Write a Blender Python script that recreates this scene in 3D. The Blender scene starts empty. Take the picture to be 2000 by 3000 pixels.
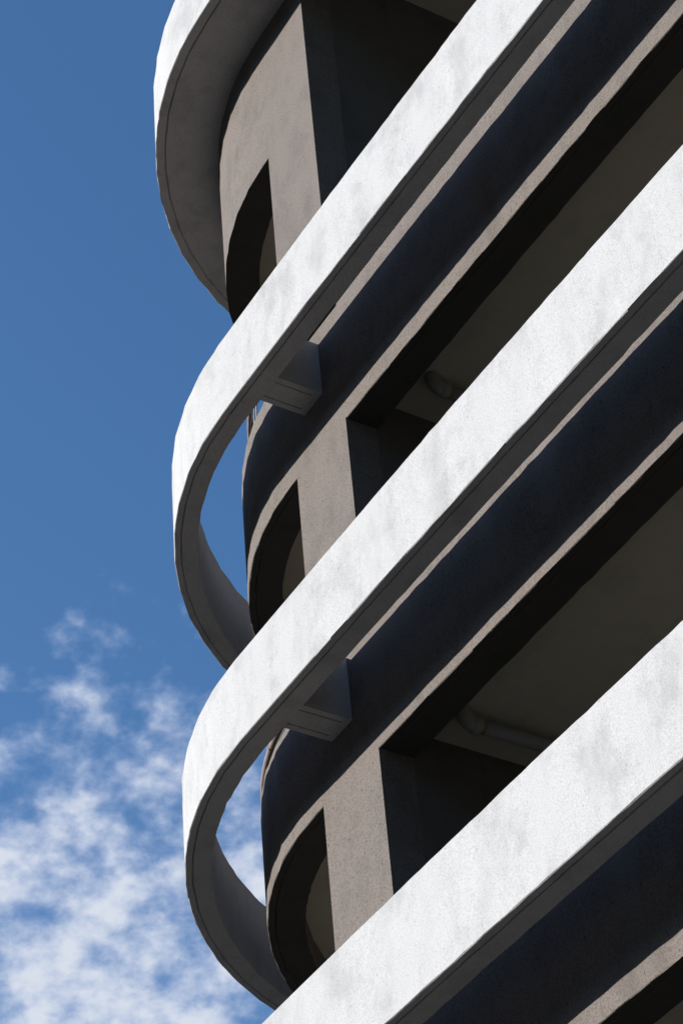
import bpy, bmesh, math, random
from mathutils import Matrix, Vector
S = bpy.context.scene
C = S.collection
rad = math.radians

# ------------------------------------------------------------------ camera
# building frame: X runs along the straight facade, Y points into the building, origin = centre of the round end
EYE = 1.60                                   # camera height; every fitted height below is relative to the eye
FPX, EL, ROLL, CX, CY, PHI = 7225.81, 0.7300, -0.0955, 2.0159, 16.4756, -0.9790
u = Vector((math.cos(PHI), math.sin(PHI), 0)); m_ = Vector((-math.sin(PHI), math.cos(PHI), 0)); k_ = Vector((0, 0, 1))
def loc(v): return Vector((v.dot(u), v.dot(m_), v.dot(k_)))
F0 = Vector((0, math.cos(EL), math.sin(EL))); U0 = Vector((0, -math.sin(EL), math.cos(EL))); R0 = Vector((1, 0, 0))
c_, s_ = math.cos(ROLL), math.sin(ROLL)
Rv = loc(R0*c_ + U0*s_); Uv = loc(-R0*s_ + U0*c_); Fv = loc(F0)
cam = bpy.data.cameras.new('camera'); co = bpy.data.objects.new('camera', cam); C.objects.link(co)
cam.sensor_fit = 'VERTICAL'; cam.sensor_height = 36.0; cam.sensor_width = 24.0
cam.lens = FPX/3000*36.0; cam.clip_start = 0.1; cam.clip_end = 5000
pos = loc(Vector((-CX, -CY, 0))); pos.z = EYE
M = Matrix((Rv, Uv, -Fv)).transposed().to_4x4(); M.translation = pos
co.matrix_world = M
S.camera = co

# ------------------------------------------------------------------ sky, sun, exposure
SUN_EL, SUN_AZ = 26.8, 211.0                 # azimuth clockwise from +Y
w = bpy.data.worlds.new("World"); S.world = w; w.use_nodes = True
nt = w.node_tree; N = nt.nodes; L = nt.links
for n in list(N): N.remove(n)
def nd(t, **k):
    n = N.new(t)
    for a, b in k.items(): setattr(n, a, b)
    return n
out = nd('ShaderNodeOutputWorld'); mix = nd('ShaderNodeMixShader')
bg = nd('ShaderNodeBackground'); bgc = nd('ShaderNodeBackground')
sky = nd('ShaderNodeTexSky', sky_type='NISHITA', sun_disc=False)
sky.sun_elevation = rad(SUN_EL); sky.sun_rotation = rad(SUN_AZ); sky.altitude = 0
sky.air_density = 1.0; sky.dust_density = 0.3; sky.ozone_density = 3.0
hs = nd('ShaderNodeHueSaturation'); hs.inputs['Saturation'].default_value = 1.17; hs.inputs['Value'].default_value = 1.0
L.new(sky.outputs[0], hs.inputs['Color']); L.new(hs.outputs[0], bg.inputs[0]); bg.inputs[1].default_value = 0.128
cm = nd('ShaderNodeMix', data_type='RGBA'); cm.inputs[6].default_value = (0.50, 0.62, 0.90, 1); cm.inputs[7].default_value = (0.86, 0.91, 1.0, 1)
L.new(cm.outputs[2], bgc.inputs[0]); bgc.inputs[1].default_value = 0.68
tc = nd('ShaderNodeTexCoord'); sep = nd('ShaderNodeSeparateXYZ'); L.new(tc.outputs['Generated'], sep.inputs[0])
def mth(op, a, b=None, c=None, clamp=False):
    n = nd('ShaderNodeMath', operation=op, use_clamp=clamp)
    for i, v in enumerate((a, b, c)):
        if v is None: continue
        if isinstance(v, (int, float)): n.inputs[i].default_value = v
        else: L.new(v, n.inputs[i])
    return n.outputs[0]
zc = mth('MAXIMUM', sep.outputs[2], 0.05)
cb = nd('ShaderNodeCombineXYZ'); L.new(mth('DIVIDE', sep.outputs[0], zc), cb.inputs[0]); L.new(mth('DIVIDE', sep.outputs[1], zc), cb.inputs[1])
def wnoise(sc, det, rough, off, dist=0.0):
    mp = nd('ShaderNodeMapping'); mp.inputs['Location'].default_value = off; mp.inputs['Scale'].default_value = (1, 1, 1.5); L.new(tc.outputs['Generated'], mp.inputs[0])
    n = nd('ShaderNodeTexNoise'); n.inputs['Scale'].default_value = sc; n.inputs['Detail'].default_value = det
    n.inputs['Roughness'].default_value = rough; n.inputs['Distortion'].default_value = dist; L.new(mp.outputs[0], n.inputs['Vector'])
    return n.outputs[0]
n1 = wnoise(44.0, 8, 0.50, (3.1, 1.7, 0), 0.0); n2 = wnoise(15.0, 3, 0.5, (7.3, 2.2, 0)); n3 = wnoise(120.0, 5, 0.55, (1.3, 5.2, 2), 0.0)
# the cloud sheet lies low in the sky and frays out upwards
edge = mth('MULTIPLY', mth('SUBTRACT', sep.outputs[2], 0.632), -5.0)
edge = mth('MINIMUM', edge, 0.36)
# ... and stands only on one side of the sky
AZC = math.atan2(Fv.y, Fv.x) + rad(14)
hx = mth('ADD', mth('MULTIPLY', sep.outputs[0], math.cos(AZC)), mth('MULTIPLY', sep.outputs[1], math.sin(AZC)))
edge = mth('ADD', edge, mth('MINIMUM', mth('MULTIPLY', mth('SUBTRACT', hx, 0.56), 3.0), 0.0))
dens = mth('ADD', mth('ADD', mth('MULTIPLY', mth('SUBTRACT', n1, 0.50), 1.1), mth('MULTIPLY', mth('SUBTRACT', n2, 0.5), 0.9)), edge)
dens = mth('ADD', dens, mth('MULTIPLY', mth('SUBTRACT', n3, 0.5), 0.35))
dens = mth('MULTIPLY', dens, 1.85, clamp=True)
sm = nd('ShaderNodeMapRange', interpolation_type='SMOOTHSTEP'); L.new(dens, sm.inputs[0])
sm.inputs['To Max'].default_value = 0.93
L.new(mth('MULTIPLY', mth('SUBTRACT', dens, 0.30), 1.35, clamp=True), cm.inputs[0])
L.new(sm.outputs[0], mix.inputs[0]); L.new(bg.outputs[0], mix.inputs[1]); L.new(bgc.outputs[0], mix.inputs[2]); L.new(mix.outputs[0], out.inputs[0])

sl = bpy.data.lights.new('sun', 'SUN'); sl.energy = 4.8; sl.angle = rad(0.5); sl.color = (1.0, 0.968, 0.935)
so = bpy.data.objects.new('sun', sl); C.objects.link(so)
az = rad(SUN_AZ); sd = Vector((math.sin(az)*math.cos(rad(SUN_EL)), math.cos(az)*math.cos(rad(SUN_EL)), math.sin(rad(SUN_EL))))
so.rotation_euler = sd.to_track_quat('Z', 'Y').to_euler(); so.location = sd*60
S.view_settings.view_transform = 'Standard'; S.view_settings.look = 'None'
S.view_settings.exposure = 0.35; S.view_settings.gamma = 1.0; S.view_settings.use_curve_mapping = False

# ------------------------------------------------------------------ materials
def plaster(name, light, dark, streak=0.5, grain=0.5, pits=0.3, rough=0.9, bump=0.35, seed=0.0, fine=110):
    m = bpy.data.materials.new(name); m.use_nodes = True
    t = m.node_tree; b = t.nodes['Principled BSDF']; b.inputs['Roughness'].default_value = rough
    b.inputs['Specular IOR Level'].default_value = 0.25
    tc = t.nodes.new('ShaderNodeTexCoord')
    def noise(scale, vec, det=4, ro=0.55):
        mp = t.nodes.new('ShaderNodeMapping'); mp.inputs['Scale'].default_value = vec
        mp.inputs['Location'].default_value = (seed, seed*1.7, seed*.6)
        t.links.new(tc.outputs['Object'], mp.inputs[0])
        n = t.nodes.new('ShaderNodeTexNoise'); n.inputs['Scale'].default_value = scale
        n.inputs['Detail'].default_value = det; n.inputs['Roughness'].default_value = ro
        t.links.new(mp.outputs[0], n.inputs['Vector']); return n.outputs[0]
    def ramp(i, a, b_):
        r = t.nodes.new('ShaderNodeMapRange'); r.interpolation_type = 'SMOOTHSTEP'
        r.inputs['From Min'].default_value = a; r.inputs['From Max'].default_value = b_
        t.links.new(i, r.inputs[0]); return r.outputs[0]
    def mul(a, k):
        n = t.nodes.new('ShaderNodeMath'); n.operation = 'MULTIPLY'
        for i, v in ((0, a), (1, k)):
            if isinstance(v, (int, float)): n.inputs[i].default_value = v
            else: t.links.new(v, n.inputs[i])
        return n.outputs[0]
    def mixc(f, a, b_):
        n = t.nodes.new('ShaderNodeMix'); n.data_type = 'RGBA'
        t.links.new(f, n.inputs[0])
        for i, v in ((6, a), (7, b_)):
            if isinstance(v, tuple): n.inputs[i].default_value = (*v, 1)
            else: t.links.new(v, n.inputs[i])
        return n.outputs[2]
    st = ramp(noise(1.0, (5.5, 5.5, 1.6), 6, .65), .47, .80)
    blot = ramp(noise(2.3, (1, 1, .7), 8, .68), .47, .66)
    gr = ramp(noise(fine, (1, 1, 1), 2, .6), .40, .68)
    pt = ramp(noise(55, (1, 1, .55), 2, .5), .665, .74)
    c = mixc(mul(st, streak), light, dark)
    c = mixc(mul(blot, min(1, streak*1.3)), c, dark)
    c = mixc(mul(gr, grain), c, tuple(x*.62 for x in dark))
    c = mixc(mul(pt, pits), c, tuple(x*.28 for x in dark))
    t.links.new(c, b.inputs['Base Color'])
    bp = t.nodes.new('ShaderNodeBump'); bp.inputs['Strength'].default_value = bump; bp.inputs['Distance'].default_value = 0.006
    t.links.new(noise(fine*.8, (1, 1, 1), 3, .65), bp.inputs['Height']); t.links.new(bp.outputs[0], b.inputs['Normal'])
    bp2 = t.nodes.new('ShaderNodeBump'); bp2.inputs['Strength'].default_value = .35; bp2.inputs['Distance'].default_value = 0.03
    t.links.new(noise(4.0, (1, 1, .5), 3, .5), bp2.inputs['Height']); t.links.new(bp.outputs[0], bp2.inputs['Normal']); t.links.new(bp2.outputs[0], b.inputs['Normal'])
    return m
WHITE = plaster('white_render', (.585, .585, .578), (.37, .375, .373), .40, .36, .35)
TAUPE = plaster('taupe_render', (.228, .196, .172), (.148, .129, .114),   .48, .62, .8, bump=.6, seed=4.0, fine=85)
CEIL = plaster('ceiling_paint', (.66, .59, .46), (.56, .50, .395), .5, .06, .04, bump=.1, seed=9.0)
DARKW = plaster('inner_wall', (.15, .137, .125), (.11, .10, .093), .5, .2, .1, seed=2.0)
PVC = plaster('grey_pipe', (.34, .345, .32), (.27, .26, .23), .4, .08, .1, rough=.5, bump=.05, seed=3.0)
RUST = plaster('rusty_ring', (.34, .24, .11), (.22, .13, .05), .6, .3, .3, rough=.8, seed=5.0)
STEEL = plaster('brown_rail_paint', (.34, .27, .24), (.22, .17, .15), .5, .15, .2, rough=.55, bump=.08, seed=6.0)
BLACK = plaster('black_steel', (.035, .035, .037), (.02, .02, .02), .5, .1, .1, rough=.7, bump=.05)
WIRE = plaster('galvanised_wire', (.5, .5, .5), (.35, .35, .35), .5, .1, .1, rough=.45, bump=.02)
TOPDARK = plaster('bounce_cut_top', (.09, .09, .08), (.045, .048, .04), .7, .3, .3, seed=12.0)
UNDER = plaster('shaded_underside', (.085, .078, .068), (.06, .056, .05), .5, .2, .2, seed=13.0)  # shade under the wall bands, put into the colour
DECK = plaster('dark_deck', (.14, .138, .13), (.10, .10, .095), .5, .2, .2, seed=8.0)
TAR = plaster('asphalt', (.032, .032, .031), (.022, .022, .022), .5, .3, .3, seed=7.0, fine=60)

# ------------------------------------------------------------------ helpers
def obj(name, bm, mat, parent=None, label=None):
    tops = mat in (WHITE, TAUPE)             # upper faces coloured dark, added to cut the light they bounce
    bmesh.ops.recalc_face_normals(bm, faces=bm.faces[:])
    me = bpy.data.meshes.new(name); bm.to_mesh(me); bm.free(); me.materials.append(mat)
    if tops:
        me.materials.append(TOPDARK); me.materials.append(UNDER)
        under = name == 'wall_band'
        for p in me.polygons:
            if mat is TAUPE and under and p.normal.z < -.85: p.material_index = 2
            if p.normal.z > .85 and p.area > .002: p.material_index = 1
    o = bpy.data.objects.new(name, me); C.objects.link(o)
    if parent: o.parent = parent
    if label: o['label'] = label
    return o
def empty(name, label, cat, loc=(0, 0, 0), group=None):
    o = bpy.data.objects.new(name, None); C.objects.link(o); o.location = loc
    o['label'] = label; o['category'] = cat
    if group: o['group'] = group
    return o
KAP = 0.005; FACET = 6.25; SLEN = 15.0
def path(side='all', s_end=SLEN, s_from=None):
    """stations along the stadium: ('s',x) near straight, ('a',deg) round end, ('f',x) far straight"""
    st = []
    n = int(s_end/0.11)
    st += [('s', s_end - i*s_end/n) for i in range(n)]
    k = 0
    while k*FACET/4 < 180.01: st.append(('a', k*FACET/4)); k += 1   # flat facets of 6.25 degrees, each in four short steps
    n = 34
    st += [('f', (i+1)*s_end/n) for i in range(n)]
    return st
def pt(st, r, z):
    t, v = st
    if t == 's': return Vector((v, -(r - KAP*v*v/2), z))
    if t == 'f': return Vector((v, (r - KAP*v*v/2), z))
    mid = (min(math.floor(v/FACET + 1e-6), 28) + .5)*FACET if v >= 0 else v
    if v < 180: r = r*math.cos(rad(FACET/2))/math.cos(rad(v - mid)) if v > 0 else r
    a = rad(v); return Vector((-r*math.sin(a), -r*math.cos(a), z))
def sweep(prof, stations, jit=0.0016, seed=1, close=True, caps=True):
    """closed profile [(r,z)] swept along the stations; sides are smooth along the run, crisp across it"""
    rnd = random.Random(seed)
    calm = lambda s: jit < .0025 and s[0] in 'sf' and (s[1] < 1.2 or 7.7 < s[1] < 9.2)
    J = [[(rnd.gauss(0, jit), rnd.gauss(0, jit)) for _ in prof] if not calm(s) else [(0, 0)]*len(prof) for s in stations]
    bm = bmesh.new(); np_ = len(prof)
    if jit > .001:                                    # chipped and blobby arrises
        for i in range(len(stations)):
            if rnd.random() < .035 and not calm(stations[i]):
                d = rnd.choice((-.010, -.006, .006, .007)); J[i][0] = (0, d); J[i][-1] = (0, d*.6)
            if rnd.random() < .02 and not calm(stations[i]): J[i][1] = (0, rnd.uniform(-.009, 0))
    P = [[pt(s, prof[k][0] + J[i][k][0], prof[k][1] + J[i][k][1]) for k in range(np_)] for i, s in enumerate(stations)]
    for k in range(np_):
        k2 = (k+1) % np_
        A = [bm.verts.new(P[i][k]) for i in range(len(stations))]
        B = [bm.verts.new(P[i][k2]) for i in range(len(stations))]
        for i in range(len(stations)-1):
            f = bm.faces.new((A[i], A[i+1], B[i+1], B[i])); f.smooth = True
    if caps:
        for i in (0, len(stations)-1):
            bm.faces.new([bm.verts.new(P[i][k]) for k in range(np_)])
    bmesh.ops.remove_doubles(bm, verts=bm.verts[:], dist=1e-6)
    for e in bm.edges:
        if len(e.link_faces) == 2 and e.calc_face_angle(0) > rad(20): e.smooth = False
    return bm
def box(bm, x0, x1, y0, y1, z0, z1, bev=0.0):
    vs = [bm.verts.new((x, y, z)) for x in (x0, x1) for y in (y0, y1) for z in (z0, z1)]
    fs = [bm.faces.new([vs[i] for i in q]) for q in ((0,1,3,2),(4,6,7,5),(0,4,5,1),(2,3,7,6),(0,2,6,4),(1,5,7,3))]
    if bev:
        es = set(e for f in fs for e in f.edges)
        bmesh.ops.bevel(bm, geom=list(es), offset=bev, segments=2, affect='EDGES')
    return bm
def tube(pts, r, seg=14, bm=None, radii=None):
    bm = bm or bmesh.new(); pts = [Vector(p) for p in pts]; rings = []
    up = Vector((0.13, 0.21, 1)).normalized()
    for i, p in enumerate(pts):
        d = (pts[min(i+1, len(pts)-1)] - pts[max(i-1, 0)]).normalized()
        a = d.cross(up).normalized(); b = a.cross(d)
        rr = radii[i] if radii else r
        rings.append([bm.verts.new(p + rr*(a*math.cos(2*math.pi*j/seg) + b*math.sin(2*math.pi*j/seg))) for j in range(seg)])
    for i in range(len(rings)-1):
        for j in range(seg):
            f = bm.faces.new((rings[i][j], rings[i][(j+1) % seg], rings[i+1][(j+1) % seg], rings[i+1][j])); f.smooth = True
    bm.faces.new(rings[0]); bm.faces.new(rings[-1]); return bm
def disc(stations, r, z0, z1):
    bm = bmesh.new(); lo = [bm.verts.new(pt(s, r, z0)) for s in stations]; hi = [bm.verts.new(pt(s, r, z1)) for s in stations]
    bm.faces.new(lo); bm.faces.new(hi); n = len(lo)
    for i in range(n): bm.faces.new((lo[i], lo[(i+1) % n], hi[(i+1) % n], hi[i]))
    return bm
ALL = path()

# ------------------------------------------------------------------ setting
GZ = 0.0
bm = bmesh.new()
box(bm, -600, 600, -600, 600, -1.0, GZ)
g = obj('ground', bm, TAR); g['kind'] = 'structure'

# unseen ring of slopes added below the frame to block the bright horizon sky
rnd = random.Random(4); bm = bmesh.new(); rows = []
PH = [rnd.uniform(0, 6.28) for _ in range(8)]
for j in range(9):
    d = 95 + j*22; row = []
    for i in range(120):
        a = 2*math.pi*i/120
        hmax = math.tan(rad(20.5 + 1.8*math.sin(3*a+PH[0]) + 1.4*math.sin(7*a+PH[1]) + .9*math.sin(17*a+PH[2])))*271
        h = hmax*(j/8)**1.3 + rnd.uniform(-1.5, 1.5)*(j > 0)
        row.append(bm.verts.new((d*math.cos(a), d*math.sin(a), h if j else -.3)))
    rows.append(row)
for j in range(8):
    for i in range(120):
        bm.faces.new((rows[j][i], rows[j][(i+1) % 120], rows[j+1][(i+1) % 120], rows[j+1][i])).smooth = True
hl = obj('horizon_blocker', bm, plaster('blocker_slope', (.045, .06, .03), (.02, .03, .015), .7, .3, .3, bump=1.0, seed=11.0, fine=.6)); hl['kind'] = 'structure'

# ------------------------------------------------------------------ the building
B = empty('parking_building', 'round-ended concrete building with taupe walls, open storeys and white curved bands wrapped round it', 'building')
RO, RI, RB, RM = 3.519, 3.311, 2.893, 2.603
E_ = EYE
# storey levels: underside of the white band, its height, underside and top of the taupe wall band
LV = [dict(z=14.186+E_, h=.815, ro=3.516, b0=13.640+E_, b1=14.953+E_, rb=2.893, n='second'),
      dict(z=10.837+E_, h=.766, ro=3.519, b0=10.3815+E_, b1=11.440+E_, rb=2.897, n='third'),
      dict(z=7.653+E_, h=.794, ro=3.519, b0=7.134+E_, b1=8.25+E_, rb=2.897, n='lowest seen'),
      dict(z=4.40+E_, h=.79, ro=3.519, b0=3.88+E_, b1=5.0+E_, rb=2.897, n='below')]
ZA = 19.461 + E_; HA = .886; ROA = 3.566; RBA = 2.928; ZA0 = 17.663 + E_
COLX = [(.10, .88), (8.05, 8.83)]

def ring_profile(ro, ri, z, h):
    g0 = ro - .052
    return [(ro, z+.006), (ro, z+h-.006), (ro-.006, z+h), (ri, z+h), (ri, z), (g0-.016, z), (g0-.014, z+.014), (g0-.002, z+.014), (g0, z), (ro-.006, z)]
for i, q in enumerate(LV):
    obj('sun_band', sweep(ring_profile(q['ro'], RI, q['z'], q['h']), ALL, seed=10+i), WHITE, B)
    # taupe wall band: down-stand beam below, parapet above
    rb, b0, b1, z = q['rb'], q['b0'], q['b1'], q['z']
    g0 = rb - .055
    prof = [(rb, b0+.005), (rb, b1-.005), (rb-.005, b1), (rb-.15, b1), (rb-.15, z-.215), (RM, z-.215), (RM, b0), (g0-.012, b0), (g0-.010, b0+.012), (g0-.002, b0+.012), (g0, b0), (rb-.005, b0)]
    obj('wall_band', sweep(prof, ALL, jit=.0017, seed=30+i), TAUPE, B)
    obj('floor_slab', disc(ALL, rb-.152, z-.22, z-.05), CEIL, B)
    obj('deck_surface', disc(ALL, rb-.156, z-.046, z-.04), DECK, B)
    # brackets tying the white band back to the wall
    zt = z + .58
    for bx in (.285, 8.235):
        for sgn in (-1, 1):
            bm = bmesh.new(); x0, x1 = bx, bx+.29
            ya, yb = (rb - KAP*bx*bx/2) - .004, (RI - KAP*bx*bx/2) + .006
            ym = ya + .06
            def prism(pr, y0, y1):
                A = [bm.verts.new((x, sgn*y0, zz)) for x, zz in pr]; Bv = [bm.verts.new((x, sgn*y1, zz)) for x, zz in pr]
                n = len(pr); bm.faces.new(A); bm.faces.new(Bv)
                for j in range(n): bm.faces.new((A[j], A[(j+1) % n], Bv[(j+1) % n], Bv[j]))
            w_ = .012
            zb = z + .002
            gp = [(x0, zb), (x0+.05, zb), (x0+.05+.002, zb+.012), (x0+.05+w_, zb+.012), (x0+.052+w_, zb), (x1-.052-w_, zb), (x1-.05-w_, zb+.012), (x1-.052, zb+.012), (x1-.05, zb), (x1, zb), (x1, zt), (x0, zt)]
            prism([(x0, zb), (x1, zb), (x1, zt), (x0, zt)], ya, ym)
            prism(gp, ym, yb)
            obj('bracket', bm, WHITE if sgn < 9 else WHITE, B)
# columns and cross walls between the storeys
segs = [(LV[1]['b1'], LV[0]['b0'], 2.895, 0), (LV[2]['b1'], LV[1]['b0'], 2.897, 1), (LV[3]['b1'], LV[2]['b0'], 2.897, 2), (GZ, LV[3]['b0'], 2.897, 3), (LV[0]['b1'], ZA0, RBA, -1)]
for z0, z1, r, i in segs:
    for x0, x1 in COLX:
        sh = KAP*((x0+x1)/2)**2/2
        if i < 0 and x0 < 1: z1_ = ZA - .008
        elif i < 0: z1_ = ZA + .004
        else: z1_ = z1
        for sgn in (-1, 1):
            bm = bmesh.new(); box(bm, x0, x1, *sorted((sgn*(r-sh+.0015), sgn*(RM+.002))), z0-.004, z1_+.012)
            obj('column', bm, TAUPE, B)
        zt = (LV[i]['z'] - .222) if i >= 0 else ZA + .445
        bm = bmesh.new(); box(bm, x0+.003, x1-.002, -RM+.001, RM-.001, z0-.6 if i < 3 else GZ, zt)
        obj('cross_wall', bm, DARKW, B)
# top storey: plain wall round the end, hung from the roof
TOP = path(s_end=.8785)
prof = [(RBA, ZA0), (RBA, ZA+.01), (RM, ZA+.01), (RM, ZA0)]
obj('wall_band', sweep(prof, TOP, jit=.0017, seed=50), TAUPE, B, 'tall taupe wall with the pointed opening under the roof overhang')
obj('floor_slab', disc(path(s_end=.84), RM+.01, ZA0+.24, ZA0+.4), CEIL, B)
# roof: white fascia, deep soffit, raised ceiling inside
g0 = ROA - .085
prof = [(ROA, ZA+.006), (ROA, ZA+HA), (ROA-.18, ZA+HA), (ROA-.18, ZA+.66), (RM-.02, ZA+.66), (RM-.02, ZA), (g0-.020, ZA), (g0-.018, ZA+.018), (g0-.002, ZA+.018), (g0, ZA), (ROA-.006, ZA)]
obj('roof_overhang', sweep(prof, ALL, seed=51), WHITE, B)
obj('roof_slab', disc(ALL, RM+.02, ZA+.45, ZA+.6), CEIL, B)

# handrails standing on the wall bands of the round end
def rail(a0, a1, r, z, tr=.030, step=3.0, name='handrail'):
    n = max(2, int(abs(a1-a0)/step)); pts = [pt(('a', a0+(a1-a0)*i/n), r, z) for i in range(n+1)]
    o = obj(name, tube(pts, tr, 14), STEEL, B); return o
def rail_piece(q, dz, r, a0, a1, tr, joints=()):
    o = rail(a0, a1, r, q['b1']+dz, tr)
    n = int((a1-a0)/3)
    sub = obj('rail_strip', sweep([(r-.004, q['b1']+dz-.085), (r-.004, q['b1']+dz-tr*.8), (r-.016, q['b1']+dz-tr*.8), (r-.016, q['b1']+dz-.085)], [('a', a0+(a1-a0)*k/n) for k in range(n+1)], jit=.0005), BLACK, o)
    for a in joints: obj('rail_joint', tube([pt(('a', a-.3), r, q['b1']+dz), pt(('a', a+.3), r, q['b1']+dz)], tr*1.12), STEEL, o)
    return o
def post(o, q, a, r, top, foot=.05):
    obj('rail_post', tube([pt(('a', a), r-.03, q['b1']-foot), pt(('a', a), r-.012, top)], .012, 8), BLACK, o)
q = LV[1]
o = rail_piece(q, .15, 2.862, 2, 75, .034, (17, 37))
for a in (9, 27, 45, 63): post(o, q, a, 2.84, q['b1']+.13)
q = LV[0]
o = rail_piece(q, .72, 2.785, 14.5, 75, .030)
for a in (33, 51, 69): post(o, q, a, 2.785, q['b1']+.70)
for a, b in ((14.8, 18.0), (15.6, 21.0)):
    obj('loose_wire', tube([pt(('a', a), 2.80, q['b1']+.75), pt(('a', (a+b)/2), 2.812, q['b1']+.35), pt(('a', b), 2.80, q['b1']-.01)], .007, 8), WIRE, o)
o = rail_piece(q, .80, 2.73, 3, 13.6, .026)
post(o, q, 6, 2.73, q['b1']+.78)

# ------------------------------------------------------------------ drain pipes under the ceilings
def pipe(i, x, zc, y_el, label, hang=None):
    z = zc - .115; R = .11
    root = empty('drain_pipe', label, 'pipe', (x, -y_el, z), 'drain pipes under the open storeys')
    o = obj('straight_pipe', tube([(0, R+.03, 0), (0, 1.0, .004), (0, 2.6, .01)], .055, 24), PVC, root)
    el = []
    for k in range(11):
        a = rad(9*k); el.append((0, R*(1-math.sin(a)), R*(1-math.cos(a))))
    obj('elbow', tube(el, .062, 24), PVC, root)
    obj('collar', tube([(0, R-.035, 0), (0, R-.03, 0), (0, R+.03, 0), (0, R+.035, 0)], 0, 24, radii=[.062, .068, .068, .062]), PVC, root)
    obj('rust_ring', tube([(0, R+.034, 0), (0, R+.065, 0)], .0565, 24), RUST, root)
    if hang:
        bm = tube([(0, hang, .05), (0, hang, .112)], .006, 8); tube([(0, hang, .105), (0, hang, .113)], .014, 10, bm)
        tube([(.062*math.cos(rad(t)), hang, .062*math.sin(rad(t))) for t in range(0, 361, 20)], .005, 6, bm)
        obj('hanger', bm, BLACK, root)
pipe(0, 1.325, LV[0]['z']-.22, 2.33, 'grey drain pipe with elbow under the upper open ceiling')
pipe(1, 1.27, LV[1]['z']-.22, 2.42, 'grey drain pipe with rust-stained collar and black hanger under the lower open ceiling', hang=.95)
